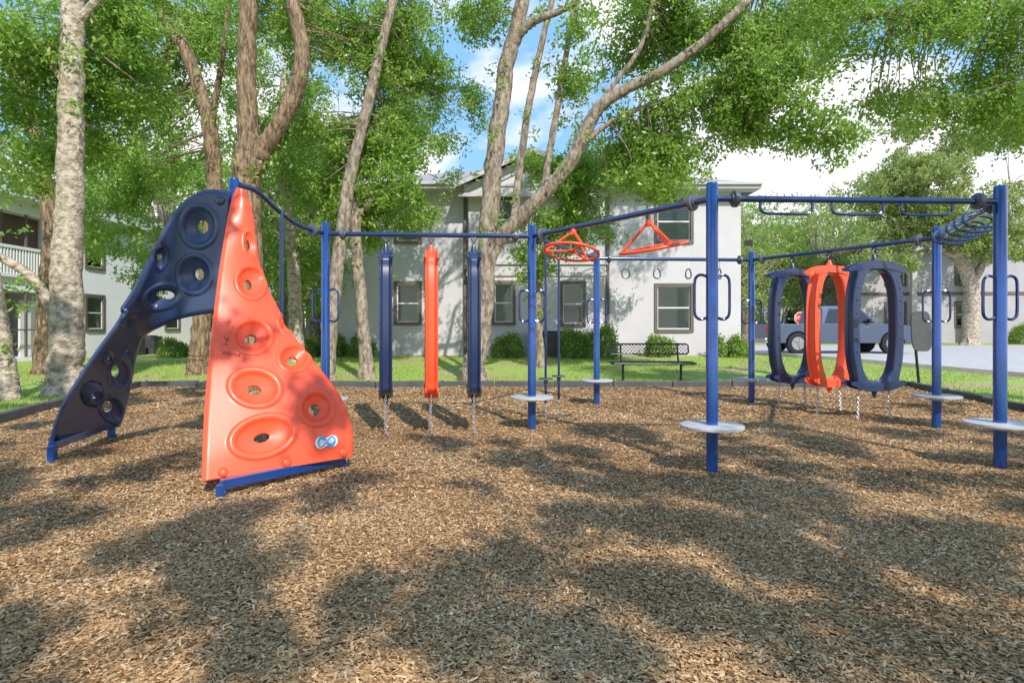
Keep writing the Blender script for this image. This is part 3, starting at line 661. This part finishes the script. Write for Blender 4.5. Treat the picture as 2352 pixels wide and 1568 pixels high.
def simple_building(loc,wd,label,rot=0,n=6,mat='stucco2'):
    t=top('apartment_building',loc,label,'apartment building',rot=rot)
    wins=[]
    for i in range(n):
        u=wd*(i+.5)/n-.55
        wins+=[(u,u+1.1,1.1,2.6),(u,u+1.1,3.9,5.3)]
    b=MB(); facade(b,0,wd,-.3,6,wins); b.add([(0,0,-.3),(0,0,6),(0,9,6),(0,9,-.3)],[(0,1,2,3)]); b.add([(wd,0,-.3),(wd,9,-.3),(wd,9,6),(wd,0,6)],[(0,1,2,3)]); b.done('wall',M[mat],t,smooth=False)
    for o in wins: window(t,*o,trim=.14)
    b=MB(); hip(b,0,wd,0,9,6.2,1.8); b.done('roof',M['roof'],t,smooth=False)
    b=MB(); b.box((-.5,-.53,5.95),(wd+.5,-.503,6.22)); b.box((-.02,-.06,3.15),(wd+.02,-.003,3.35)); b.done('fascia',M['trimb'],t,smooth=False)
    gxx=wd*.18; b=MB(); b.add([(gxx-2,-.6,6.1),(gxx+2,-.6,6.1),(gxx,-.6,7.2)],[(0,1,2)]); b.box((gxx-1.8,-.6,0),(gxx-1.5,-.3,6.1)); b.box((gxx+1.5,-.6,0),(gxx+1.8,-.3,6.1)); b.done('gable_porch',M['trimg'],t,smooth=False)
    return t
simple_building((23.5,39,.25),26,'two storey grey stucco apartment building across the parking lot',rot=-.12,mat='stucco3')
simple_building((-14,50,.25),24,'distant two storey pale stucco building behind trees',n=5)
simple_building((15,55,.25),14,'low grey building beyond the parking lot',n=3,mat='stucco3')
ac=None
for (x,y,s) in ((1.45,20.0,1),(1.0,20.25,.95),(-17.2,27.5,1),(-17.2,26.2,1)):
    z=gz(x,y)
    if ac is None:
        ac=top('air_conditioner',(x,y,z),'dark grey air conditioning condenser unit beside the wall','air conditioner','condenser units')
        b=MB(); b.box((-.38,-.38,0),(.38,.38,.85)); 
        for i in range(16):
            zz=.08+i*.045; b.box((-.395,-.395,zz),(.395,.395,zz+.02))
        b.done('cabinet',M['timber'],ac,smooth=False)
        b=MB(); b.torus((0,0,.87),.3,.02); b.torus((0,0,.87),.15,.015); b.bar((-.3,0,.87),(.3,0,.87),.02,.02); b.bar((0,-.3,.87),(0,.3,.87),.02,.02); b.done('fan_grille',M['black'],ac)
    else: clone(ac,(x,y,z),.05)
# ------------------------------------------------------------ vehicle
def vehicle(name,loc,rot,label,cat_,mat,profile,cab,L_,wh,r=.38,wd=.95):
    t=top(name,loc,label,cat_,rot=rot)
    b=MB(); 
    bot=[(0.05,.42)]
    for wx in wh:
        bot+= [(wx-(r+.08),.42)]+[(wx+(r+.08)*math.cos(a),.38+(r+.1)*math.sin(a)) for a in np.linspace(math.pi*.97,math.pi*.03,10)]+[(wx+(r+.08),.42)]
    bot+=[(L_-.05,.42)]
    outl=bot+profile[::-1]; n=len(outl)
    A=[(x,-wd,z) for x,z in outl]; B=[(x,wd,z) for x,z in outl]
    b.add(A+B,[tuple(range(n)),tuple(range(2*n-1,n-1,-1))]+[(i,n+i,n+(i+1)%n,(i+1)%n) for i in range(n)])
    b.done('body',mat,t,smooth=False,bevel=.035)
    b=MB(); n=len(cab); cb=cab
    def inset(z): return wd-.06-.16*max(0,(z-cb[0][1]))/.7
    A=[(x,-inset(z),z) for x,z in cb]; B=[(x,inset(z),z) for x,z in cb]
    b.add(A+B,[tuple(range(n)),tuple(range(2*n-1,n-1,-1))]+[(i,n+i,n+(i+1)%n,(i+1)%n) for i in range(n)])
    b.done('cab',mat,t,smooth=False,bevel=.04)
    zt=max(z for x,z in cb); zl=cb[0][1]
    x0b,x1b=cb[0][0],cb[-1][0]; x0t=min(x for x,z in cb if z>zt-.08); x1t=max(x for x,z in cb if z>zt-.08)
    z0,z1=zl+.05,zt-.12
    def ex(z,side):
        k=(z-zl)/(zt-zl); return (x0b+(x0t-x0b)*k+.12) if side==0 else (x1b+(x1t-x1b)*k-.14)
    mid=(x0t+x1t)/2
    for s in (-1,1):
        for (l0,l1,r0,r1) in ((ex(z0,0),ex(z1,0),mid-.05,mid-.05),(mid+.05,mid+.05,ex(z0,1),ex(z1,1))):
            vs=[(l0,s*(inset(z0)+.012),z0),(r0,s*(inset(z0)+.012),z0),(r1,s*(inset(z1)+.012),z1),(l1,s*(inset(z1)+.012),z1)]
            b=MB(); b.add(vs,[(0,1,2,3)]); b.done('side_window',M['carglass'],t,smooth=False)
    b=MB(); k=.03
    b.add([(x1b-.1+k,-.7,zl+.06),(x1b-.1+k,.7,zl+.06),(x1t+.05+k,.6,zt-.06),(x1t+.05+k,-.6,zt-.06)],[(0,1,2,3)]); b.done('windscreen',M['carglass'],t,smooth=False)
    for wx in wh:
        for s in (-1,1):
            b=MB(); y=s*(wd-.12)
            b.tube([(wx,y-.12,r),(wx,y-.1,r),(wx,y+.1,r),(wx,y+.12,r)],[r-.04,r,r,r-.04],28); w_=b.done('wheel',M['tyre'],t)
            b=MB(); yy=y+s*.122; b.tube([(wx,yy,r),(wx,yy+s*.008,r)],[.25,.24],20)
            for q in range(5):
                a=q*2*math.pi/5; b.bar((wx,yy+s*.015,r),(wx+.22*math.cos(a),yy+s*.012,r+.22*math.sin(a)),.04,.02)
            b.done('rim',M['rim'],w_,smooth=False)
    for s in (-1,1):
        b=MB(); b.box((-.02,s*(wd-.1)-.08,.8),(.05,s*(wd-.1)+.08,1.05)); b.done('tail_lamp',M['tail'],t,smooth=False)
        b=MB(); b.box((L_-.1,s*(wd-.2)-.15,.75),(L_+.01,s*(wd-.2)+.15,.92)); b.done('headlight',M['white'],t,smooth=False)
        b=MB(); b.bar((x1b-.5,s*(wd),zl+.1),(x1b-.5,s*(wd+.2),zl+.14),.1,.16); b.done('side_mirror',M['black'],t,smooth=False,bevel=.02)
        for xx in (mid-.2,mid+.75):
            b=MB(); b.box((xx-.1,s*(wd+.012)-.01,zl-.12),(xx+.1,s*(wd+.012)+.01,zl-.09)); b.done('door_handle',M['rim'],t,smooth=False)
    b=MB(); b.box((-.1,-wd+.05,.42),(.04,wd-.05,.6)); b.done('rear_bumper',M['rim'],t,smooth=False,bevel=.02)
    b=MB(); b.box((L_-.03,-wd+.05,.42),(L_+.08,wd-.05,.62)); b.done('front_bumper',M['rim'],t,smooth=False,bevel=.02)
    return t
vehicle('pickup_truck',(9.75,23.0,gz(12,23)),0,'silver blue crew cab pickup truck parked beside lawn','pickup truck',M['silver'],
  [(0,.55),(0,1.13),(1.9,1.15),(4.1,1.16),(4.6,1.14),(5.5,1.08),(5.7,.98),(5.74,.5)],[(2.05,1.14),(2.15,1.74),(2.35,1.84),(3.4,1.84),(3.6,1.79),(4.3,1.15)],5.75,(1.15,4.75),.4)
sx,sy=(1838-1176)*36/F,36
t=top('stop_sign',(sx,sy,.25),'red octagonal stop sign on steel post','stop sign')
b=MB(); b.cyl((0,0,0),(0,0,1.9),.03,8); b.done('sign_post',M['collar'],t)
for nm,rr,y,mt in (('sign_border',.40,-.035,'white'),('sign_face',.36,-.045,'signred')):
    b=MB(); oc=[(rr*math.cos(math.pi/8+k*math.pi/4),rr*math.sin(math.pi/8+k*math.pi/4)+1.6) for k in range(8)]
    b.add([(x,y,z) for x,z in oc]+[(x,y+.008,z) for x,z in oc],[tuple(range(8)),tuple(range(15,7,-1))]+[(i,(i+1)%8,8+(i+1)%8,8+i) for i in range(8)]); b.done(nm,M[mt],t,smooth=False)
textmesh('STOP',.27,M['white'],t,'sign_lettering',Matrix.Translation((0,-.05,1.6))@Matrix.Rotation(math.pi/2,4,'X'))
# ------------------------------------------------------------ shrubs
def shrub(px0,px1,pyt,d,label='rounded green shrub planted along the wall',dp=.5):
    x0,x1=(px0-1176)*d/F,(px1-1176)*d/F; cx=(x0+x1)/2; z=gz(cx,d); h=EYE-(pyt-752)*d/F-z; hw=(x1-x0)/2
    t=top('shrub',(cx,d,z),label,'shrub','shrubs along the buildings')
    n=int(2600*hw*2*h/1.0)+800
    q=unit(rng.normal(size=(n,3))); q[:,2]=np.abs(q[:,2])*1.0
    lump=1+.13*np.sin(5*q[:,0]+2*cx)+.1*np.sin(7*q[:,1]+q[:,2]*5)+.08*rng.normal(size=n)
    C=q*np.array([hw*1.0,dp,h*.9])*(rng.uniform(.55,1,(n,1))**.4)*lump[:,None]; C[:,2]+=.03
    quads('foliage',leafquads(C,.075,.05),rng.uniform(0,1,n),M['hedge'],t)
    b=MB()
    for k in range(7):
        a=k*.9; b.tube([(0,0,-.05),(hw*.5*math.cos(a),dp*.5*math.sin(a),h*.6)],[.02,.008],5)
    b.done('stem',M['bark'],t)
for s in [(1133,1205,762,19.6),(1283,1345,748,19.3),(1335,1424,744,19.2),(1480,1547,766,20),(1625,1672,772,20),(1665,1722,770,19.7),(690,735,772,20),(745,800,769,20),(795,862,765,19.8),(362,432,776,24)]: shrub(*s)
for s in [(2325,2400,735,35),(235,300,796,26)]: shrub(*s,dp=.8)
# ------------------------------------------------------------ trees
def tree(label,limbs,blobs,mat='bark',leaf='leaf',L=.11,Wd=.048,group=None,twigp=.45,nseg=16,dens=.7,cr=.27,gap=-.4,gk=1.9,sprigs=True,rs=.86,sp=1.5):
    b0=limbs[0][0]; x,y=b0[0],b0[1]; org=(x,y,gz(x,y))
    t=top('oak_tree',org,label,'tree',group)
    b=MB(); att=[]; Cs=[]
    for li,lm in enumerate(limbs):
        pts=cat(lm,9); p=[q[:3] for q in pts]; r=[max(.004,q[3]*rs) for q in pts]
        for k in range(1,len(p)-1): p[k]=p[k]+rng.normal(size=3)*r[k]*.06
        b.tube(p,r,nseg if r[0]>.1 else 8,wob=.045 if r[0]>.08 else .02)
        a0=len(p)//3 if li==0 else 2
        att+=[q for q in p[a0:]]
        if sprigs:
            for k in range(a0+2,len(p)):
                if rng.uniform()<.18:
                    c=p[k]+rng.normal(size=3)*(r[k]+.12); Cs.append(clump_points(c,.15,26))
    A=np.array(att)
    for (c,rx,ry,rz,n,*rest) in blobs:
        done_=0; tries=0
        while done_<n and tries<n*5:
            tries+=1
            q=unit(rng.normal(size=(1,3)))[0]*(rng.uniform()**.5)*1.25; ctr=np.array(c)+q*np.array([rx,ry,rz])
            if gapf(ctr,gk)<gap: continue
            done_+=1
            r=cr*rng.uniform(.5,1.5); m=max(8,int(300*dens*(r/.36)**2))
            Cs.append(clump_points(ctr,r,m,sp=sp))
            if rng.uniform()<twigp:
                dd=np.linalg.norm(A-ctr+np.array([0,0,-.5]),axis=1); s=A[dd.argmin()]
                dist=np.linalg.norm(s-ctr)
                if dist<3.0:
                    mid=(s+ctr)/2+rng.normal(size=3)*dist*.09+np.array([0,0,dist*.08]); r0=min(.026,.007+.008*dist)
                    b.tube(cat([s,mid,ctr],4),list(np.linspace(r0,.004,9)),5)
    tr=b.done('trunk',M[mat],t,org)
    if Cs:
        C=np.concatenate(Cs); quads('crown',leafquads(C,L,Wd),rng.uniform(0,1,len(C)),M[leaf],t,org)
    return t
def LM(*pts): return [(*W(px,py,d),r) for px,py,d,r in pts]
def root(px,d,r):
    x=(px-1176)*d/F; z=gz(x,d); return [(x,d,z-.25,r*1.5),(x,d,z+.02,r*1.3),(x,d,z+.35,r*1.02)]
def BL(px,py,d,rx,ry,rd,n): return (W(px,py,d),rx*d/F,rd,ry*d/F,int(n*1.25))
def T(label,px,d,r,trunk,others,blobs,**k):
    tree(label,[root(px,d,r)+LM(*trunk)]+[LM(*o) for o in others],[BL(*q) for q in blobs],**k)
T('leaning oak tree with pale bark at the lawn edge',14,10.1,.2,[(5,800,10.1,.18),(-18,640,10.1,.15),(-70,400,10.2,.12),(-90,100,10.3,.08)],[],
  [(-20,220,10.6,90,180,1,18),(30,90,10.8,90,90,1,20),(40,430,11.5,50,30,.5,6)],mat='barkl')
T('large oak tree with pale mottled bark on the lawn',152,10.95,.34,[(152,780,10.95,.325),(154,640,10.95,.30),(160,460,10.95,.265),(162,300,10.95,.245),(165,100,10.95,.225),(172,-120,10.95,.2),(180,-330,11,.13)],
  [[(135,740,10.95,.12),(110,690,10.9,.115),(70,635,10.8,.10),(20,600,10.7,.09),(-60,560,10.6,.07)],[(160,200,10.95,.1),(90,110,11,.07),(20,30,11,.04)],[(170,60,10.95,.1),(240,-20,11,.07),(300,-90,11,.04)]],
  [(60,120,11.6,110,140,1,44),(260,50,11.8,130,90,1.2,46),(80,350,12.5,110,60,.9,22),(260,250,12.6,90,150,.8,36)],mat='barkl')
T('oak tree with brown bark rising behind climber',100,15.5,.27,[(110,640,15.5,.25),(118,520,15.5,.24),(95,380,15.5,.21),(70,260,15.5,.18),(35,150,15.5,.14),(5,40,15.5,.1)],[],
  [(120,260,16.5,170,130,1.3,44)])
T('twin trunk oak tree with brown bark and a hollow',455,15,.28,[(462,760,15,.26),(480,600,15,.25),(492,440,15,.235),(487,340,15,.23),(472,250,15,.2),(435,140,15,.19),(392,60,15,.18),(345,-30,15,.16),(290,-160,15,.1)],
  [[(485,350,15,.12),(488,270,14.9,.1),(505,170,14.8,.085),(520,60,14.8,.07),(525,-60,14.8,.05)]],
  [(320,90,15.8,170,120,1.3,74),(320,330,16.5,130,160,1.5,86),(320,530,16.6,110,120,1.2,64),(480,40,16.4,120,90,1.3,44)])
T('large forked oak tree with rough brown bark',578,13,.38,[(574,720,13,.36),(570,560,13,.35),(566,440,13,.345),(567,370,13,.34),(570,300,13,.27),(566,200,13,.24),(568,80,13,.22),(575,-40,13,.2),(590,-180,13,.12)],
  [[(575,400,13,.26),(605,345,12.9,.25),(648,275,12.8,.22),(682,200,12.7,.21),(693,120,12.7,.19),(680,40,12.7,.18),(655,-60,12.7,.14)]],
  [(620,20,14.2,130,70,1.0,30),(790,90,14.6,120,150,1.3,68),(640,280,17,120,160,1,50),(750,-190,14,200,50,1.5,14)])
T('slender pale oak trunk among trees',682,18,.25,[(676,640,18,.23),(662,480,18,.22),(650,330,18,.2),(655,180,18,.15)],[[(655,400,18,.12),(690,300,18,.1),(720,200,18,.07)]],
  [(690,430,18.6,110,170,1.3,86),(700,610,20,80,90,1.2,44),(520,190,19.5,260,200,1.6,90)],mat='barkl')
T('slender leaning oak tree with dark bark',752,13.6,.2,[(765,690,13.6,.19),(782,560,13.6,.18),(800,430,13.6,.17),(825,320,13.6,.15),(850,220,13.6,.14),(875,110,13.6,.13),(903,0,13.6,.11),(930,-120,13.6,.07)],[],
  [(810,330,14.4,110,100,1,54),(860,120,14.6,80,140,1,46),(920,130,15.5,80,130,1,42)],mat='barkg')
T('upright oak trunk beside the playground border',842,14,.2,[(835,760,14,.17),(824,640,14,.165),(816,520,14,.16),(812,430,14,.14),(830,300,14.3,.1),(880,180,14.6,.06)],[[(816,500,14,.08),(870,440,14.2,.06),(930,380,14.3,.035)]],
  [(890,400,14.8,130,110,1,90),(780,500,15,100,70,.8,34),(1000,240,16,90,80,.9,52),(1045,240,16,40,45,.5,12)],mat='barkg')
T('large spreading oak tree with long arching limb',1088,13.5,.30,[(1100,790,13.5,.265),(1113,680,13.5,.26),(1119,570,13.5,.255),(1130,430,13.5,.25),(1145,290,13.4,.235),(1163,160,13.4,.215),(1188,60,13.3,.2),(1205,-50,13.2,.17),(1215,-200,13,.1)],
  [[(1112,640,13.5,.2),(1140,560,13.4,.2),(1200,495,13.2,.2),(1262,432,13.0,.19),(1315,365,12.9,.18),(1348,295,12.8,.17),(1385,238,12.7,.155),(1445,202,12.6,.14),(1510,170,12.4,.13),(1590,118,12.2,.12),(1655,62,12,.11),(1720,0,11.9,.1),(1800,-90,11.8,.07)],
   [(1180,510,13.3,.11),(1192,400,13.3,.1),(1215,240,13.2,.095),(1240,120,13.2,.085),(1268,0,13.2,.07),(1290,-100,13.2,.05)],
   [(1248,445,13.1,.1),(1262,350,13.1,.09),(1285,220,13.1,.08),(1305,100,13,.07),(1325,-10,13,.05)],
   [(1180,90,13.3,.14),(1225,50,13.2,.11),(1290,25,13.1,.08),(1350,-20,13,.05)],
   [(1348,300,12.8,.09),(1395,215,12.7,.07),(1470,110,12.6,.06),(1500,0,12.5,.05)],
   [(1340,330,12.9,.08),(1420,270,12.9,.065),(1540,225,12.8,.055),(1650,180,12.7,.04),(1720,120,12.6,.02)],
   [(1540,225,12.8,.05),(1640,215,12.7,.04),(1740,250,12.5,.03),(1830,320,12.4,.015)]],
  [(1070,15,13,110,40,.9,22),(1320,180,13.3,40,90,.7,8),(1440,90,13.4,140,90,1,50),(1600,50,12.6,150,80,1,48),(1630,240,12.9,110,60,.7,36),(1800,190,12.6,110,110,.9,54),(1760,60,12.4,150,70,.8,46),(1470,340,13.4,110,80,.8,54),(1870,330,12.6,60,60,.5,14),(1740,310,12.7,80,50,.4,14),(1570,370,13.2,70,40,.5,16),
   (1050,-330,13.5,200,120,1.2,34),(1450,-340,13.5,200,120,1.2,36),(1850,-330,13.5,220,120,1.2,36)],mat='barkg')
T('small oak tree growing near the building',1240,16.5,.15,[(1236,700,16.5,.14),(1246,600,16.5,.13),(1290,500,16.5,.12),(1330,430,16.5,.1),(1400,350,16.5,.07),(1460,290,16.5,.04)],[],
  [(1320,480,16.3,90,90,.7,60),(1370,400,16.6,110,70,.7,60),(1240,590,16.3,50,50,.5,14),(1230,400,16.6,70,40,.5,22),(1520,420,17.5,110,35,.6,26)],mat='barkg')
T('oak tree with hanging boughs over the playground',2720,8.5,.3,[(2710,400,8.5,.25),(2680,100,8.5,.2),(2650,-300,8.5,.14)],
  [[(2690,200,8.5,.12),(2450,60,8.6,.08),(2200,0,8.7,.05),(2000,40,8.8,.025)],[(2700,100,8.5,.12),(2500,-60,9.2,.08),(2200,-80,9.6,.05),(1900,-40,9.8,.03)],[(2690,300,8.5,.09),(2500,200,8.2,.05),(2350,180,8.1,.02)]],
  [(2260,80,8.8,170,110,.9,68),(2060,70,9.0,150,90,.8,50),(2330,230,9.2,90,100,.7,38),(1930,10,9.5,140,60,.7,26),(2140,210,9.4,150,80,.7,40)],mat='barkg',cr=.2,L=.075,Wd=.034,dens=1.1,gk=2.6)
T('broad oak tree with grey trunk beside the parking lot',2228,33,.42,[(2232,700,33,.4),(2225,640,33,.36),(2190,560,33,.28),(2150,480,33,.2),(2120,420,33,.1)],
  [[(2228,660,33,.25),(2265,590,33,.2),(2300,500,33,.15),(2320,430,33,.08)],[(2200,590,33,.18),(2130,560,33,.12),(2070,520,33,.07)]],
  [(2240,400,33.5,190,160,3,100),(2050,390,33.5,110,100,2.5,42),(2110,550,32.5,130,60,1.5,30),(2300,560,32.5,90,60,1.5,22)],mat='barkl',leaf='leaf2',L=.17,Wd=.085,cr=.65,dens=.34,twigp=.4,gk=.8,sprigs=False,rs=1)
def generic(label,h,cw,leaf,n,seed):
    t=top('oak_tree',(0,0,0),label,'tree','background trees')
    tp=cat([(0,0,-.3,.45),(0,0,.4,.36),(.1,.1,h*.3,.3),(-.1,.2,h*.55,.2),(.2,0,h*.85,.08)],6)
    b=MB(); b.tube([q[:3] for q in tp],[q[3] for q in tp],10,wob=.04)
    Cs=[];k=0
    while k<n:
        q=unit(rng.normal(size=(1,3)))[0]*rng.uniform(.25,1.15)**.6; c=np.array([q[0]*cw,q[1]*cw,h*.6+q[2]*h*.4]); r=rng.uniform(.45,1.0)
        if gapf(c,.85)<-.6: continue
        k+=1
        Cs.append(clump_points(c,r,int(180*r*r),.15))
        if k%3==0:
            s=np.array([0,0,h*rng.uniform(.28,.5)]); b.tube(cat([s,(s+c)/2+rng.normal(size=3)*.3,c],3),list(np.linspace(.11,.02,7)),6)
    b.done('trunk',M['barkg'],t); C=np.concatenate(Cs); quads('crown',leafquads(C,.18,.095),rng.uniform(0,1,len(C)),M[leaf],t); return t
g1=generic('tall leafy green oak tree beyond the buildings',11,4.2,'leaf',140,1); g2=generic('olive green leafy oak tree beyond the buildings',10,4.0,'leaf2',130,2)
g1.location=(-11.3,28,0); g2.location=(19,46,.2)
for i,(g_,x,y,s) in enumerate([(g2,-13,34,1.0),(g1,-8.6,25,.95),(g1,-22,37,1.25),(g2,-15,41,1.15),(g1,-9.0,38,1.2),(g1,-27,20,1.2),(g1,-27,41,1.3),(g2,-4,44,1.0),
    (g2,12.5,45,1.0),(g1,16.5,41,.95),(g2,22,42,.95),(g2,27,50,1.15),(g1,36,52,1.25),(g2,45,48,1.2),(g1,33,58,1.3),(g2,22,60,1.3),(g1,12,62,1.1),(g1,56,55,1.5),(g2,13.2,36,.8)]):
    clone(g_,(x,y,gz(x,y)-.02),i*1.1,scale=s)
# trees standing behind the viewpoint; their crowns dapple the mulch
def shade(x,y,c,rx,ry,n,label):
    z=c[2]; ex=(c[0],c[1]-ry*.9,z)
    lm=[[(x,y,-.3,.4),(x,y,.3,.32),(x*.9+ex[0]*.1,y,z*.4,.24),(x*.5+ex[0]*.5,y*.6+ex[1]*.4,z*.75,.14),(*ex,.07)]]
    tree(label,lm,[(c,rx*.9,ry*.9,.7,n)],mat='bark',L=.12,Wd=.075,cr=.155,dens=2.3,twigp=.12,nseg=10,gap=-1.2,gk=6.0,sprigs=False,sp=1.0)
shade(-8,-15,(-2.5,-5.4,8.0),4.6,5.0,270,'oak tree shading the playground')
shade(8,-15,(5.5,-5.6,8.0),5.0,5.0,285,'oak tree shading the playground')
shade(18,-12,(12,-2.4,8.0),3.8,4.7,150,'oak tree shading the playground')
shade(-15,-6,(-5.0,2.0,8.4),3.2,2.4,64,'oak tree shading the climber')
shade(-12,-13,(-8.5,-3,8.2),3,4.2,110,'oak tree standing behind the viewpoint')
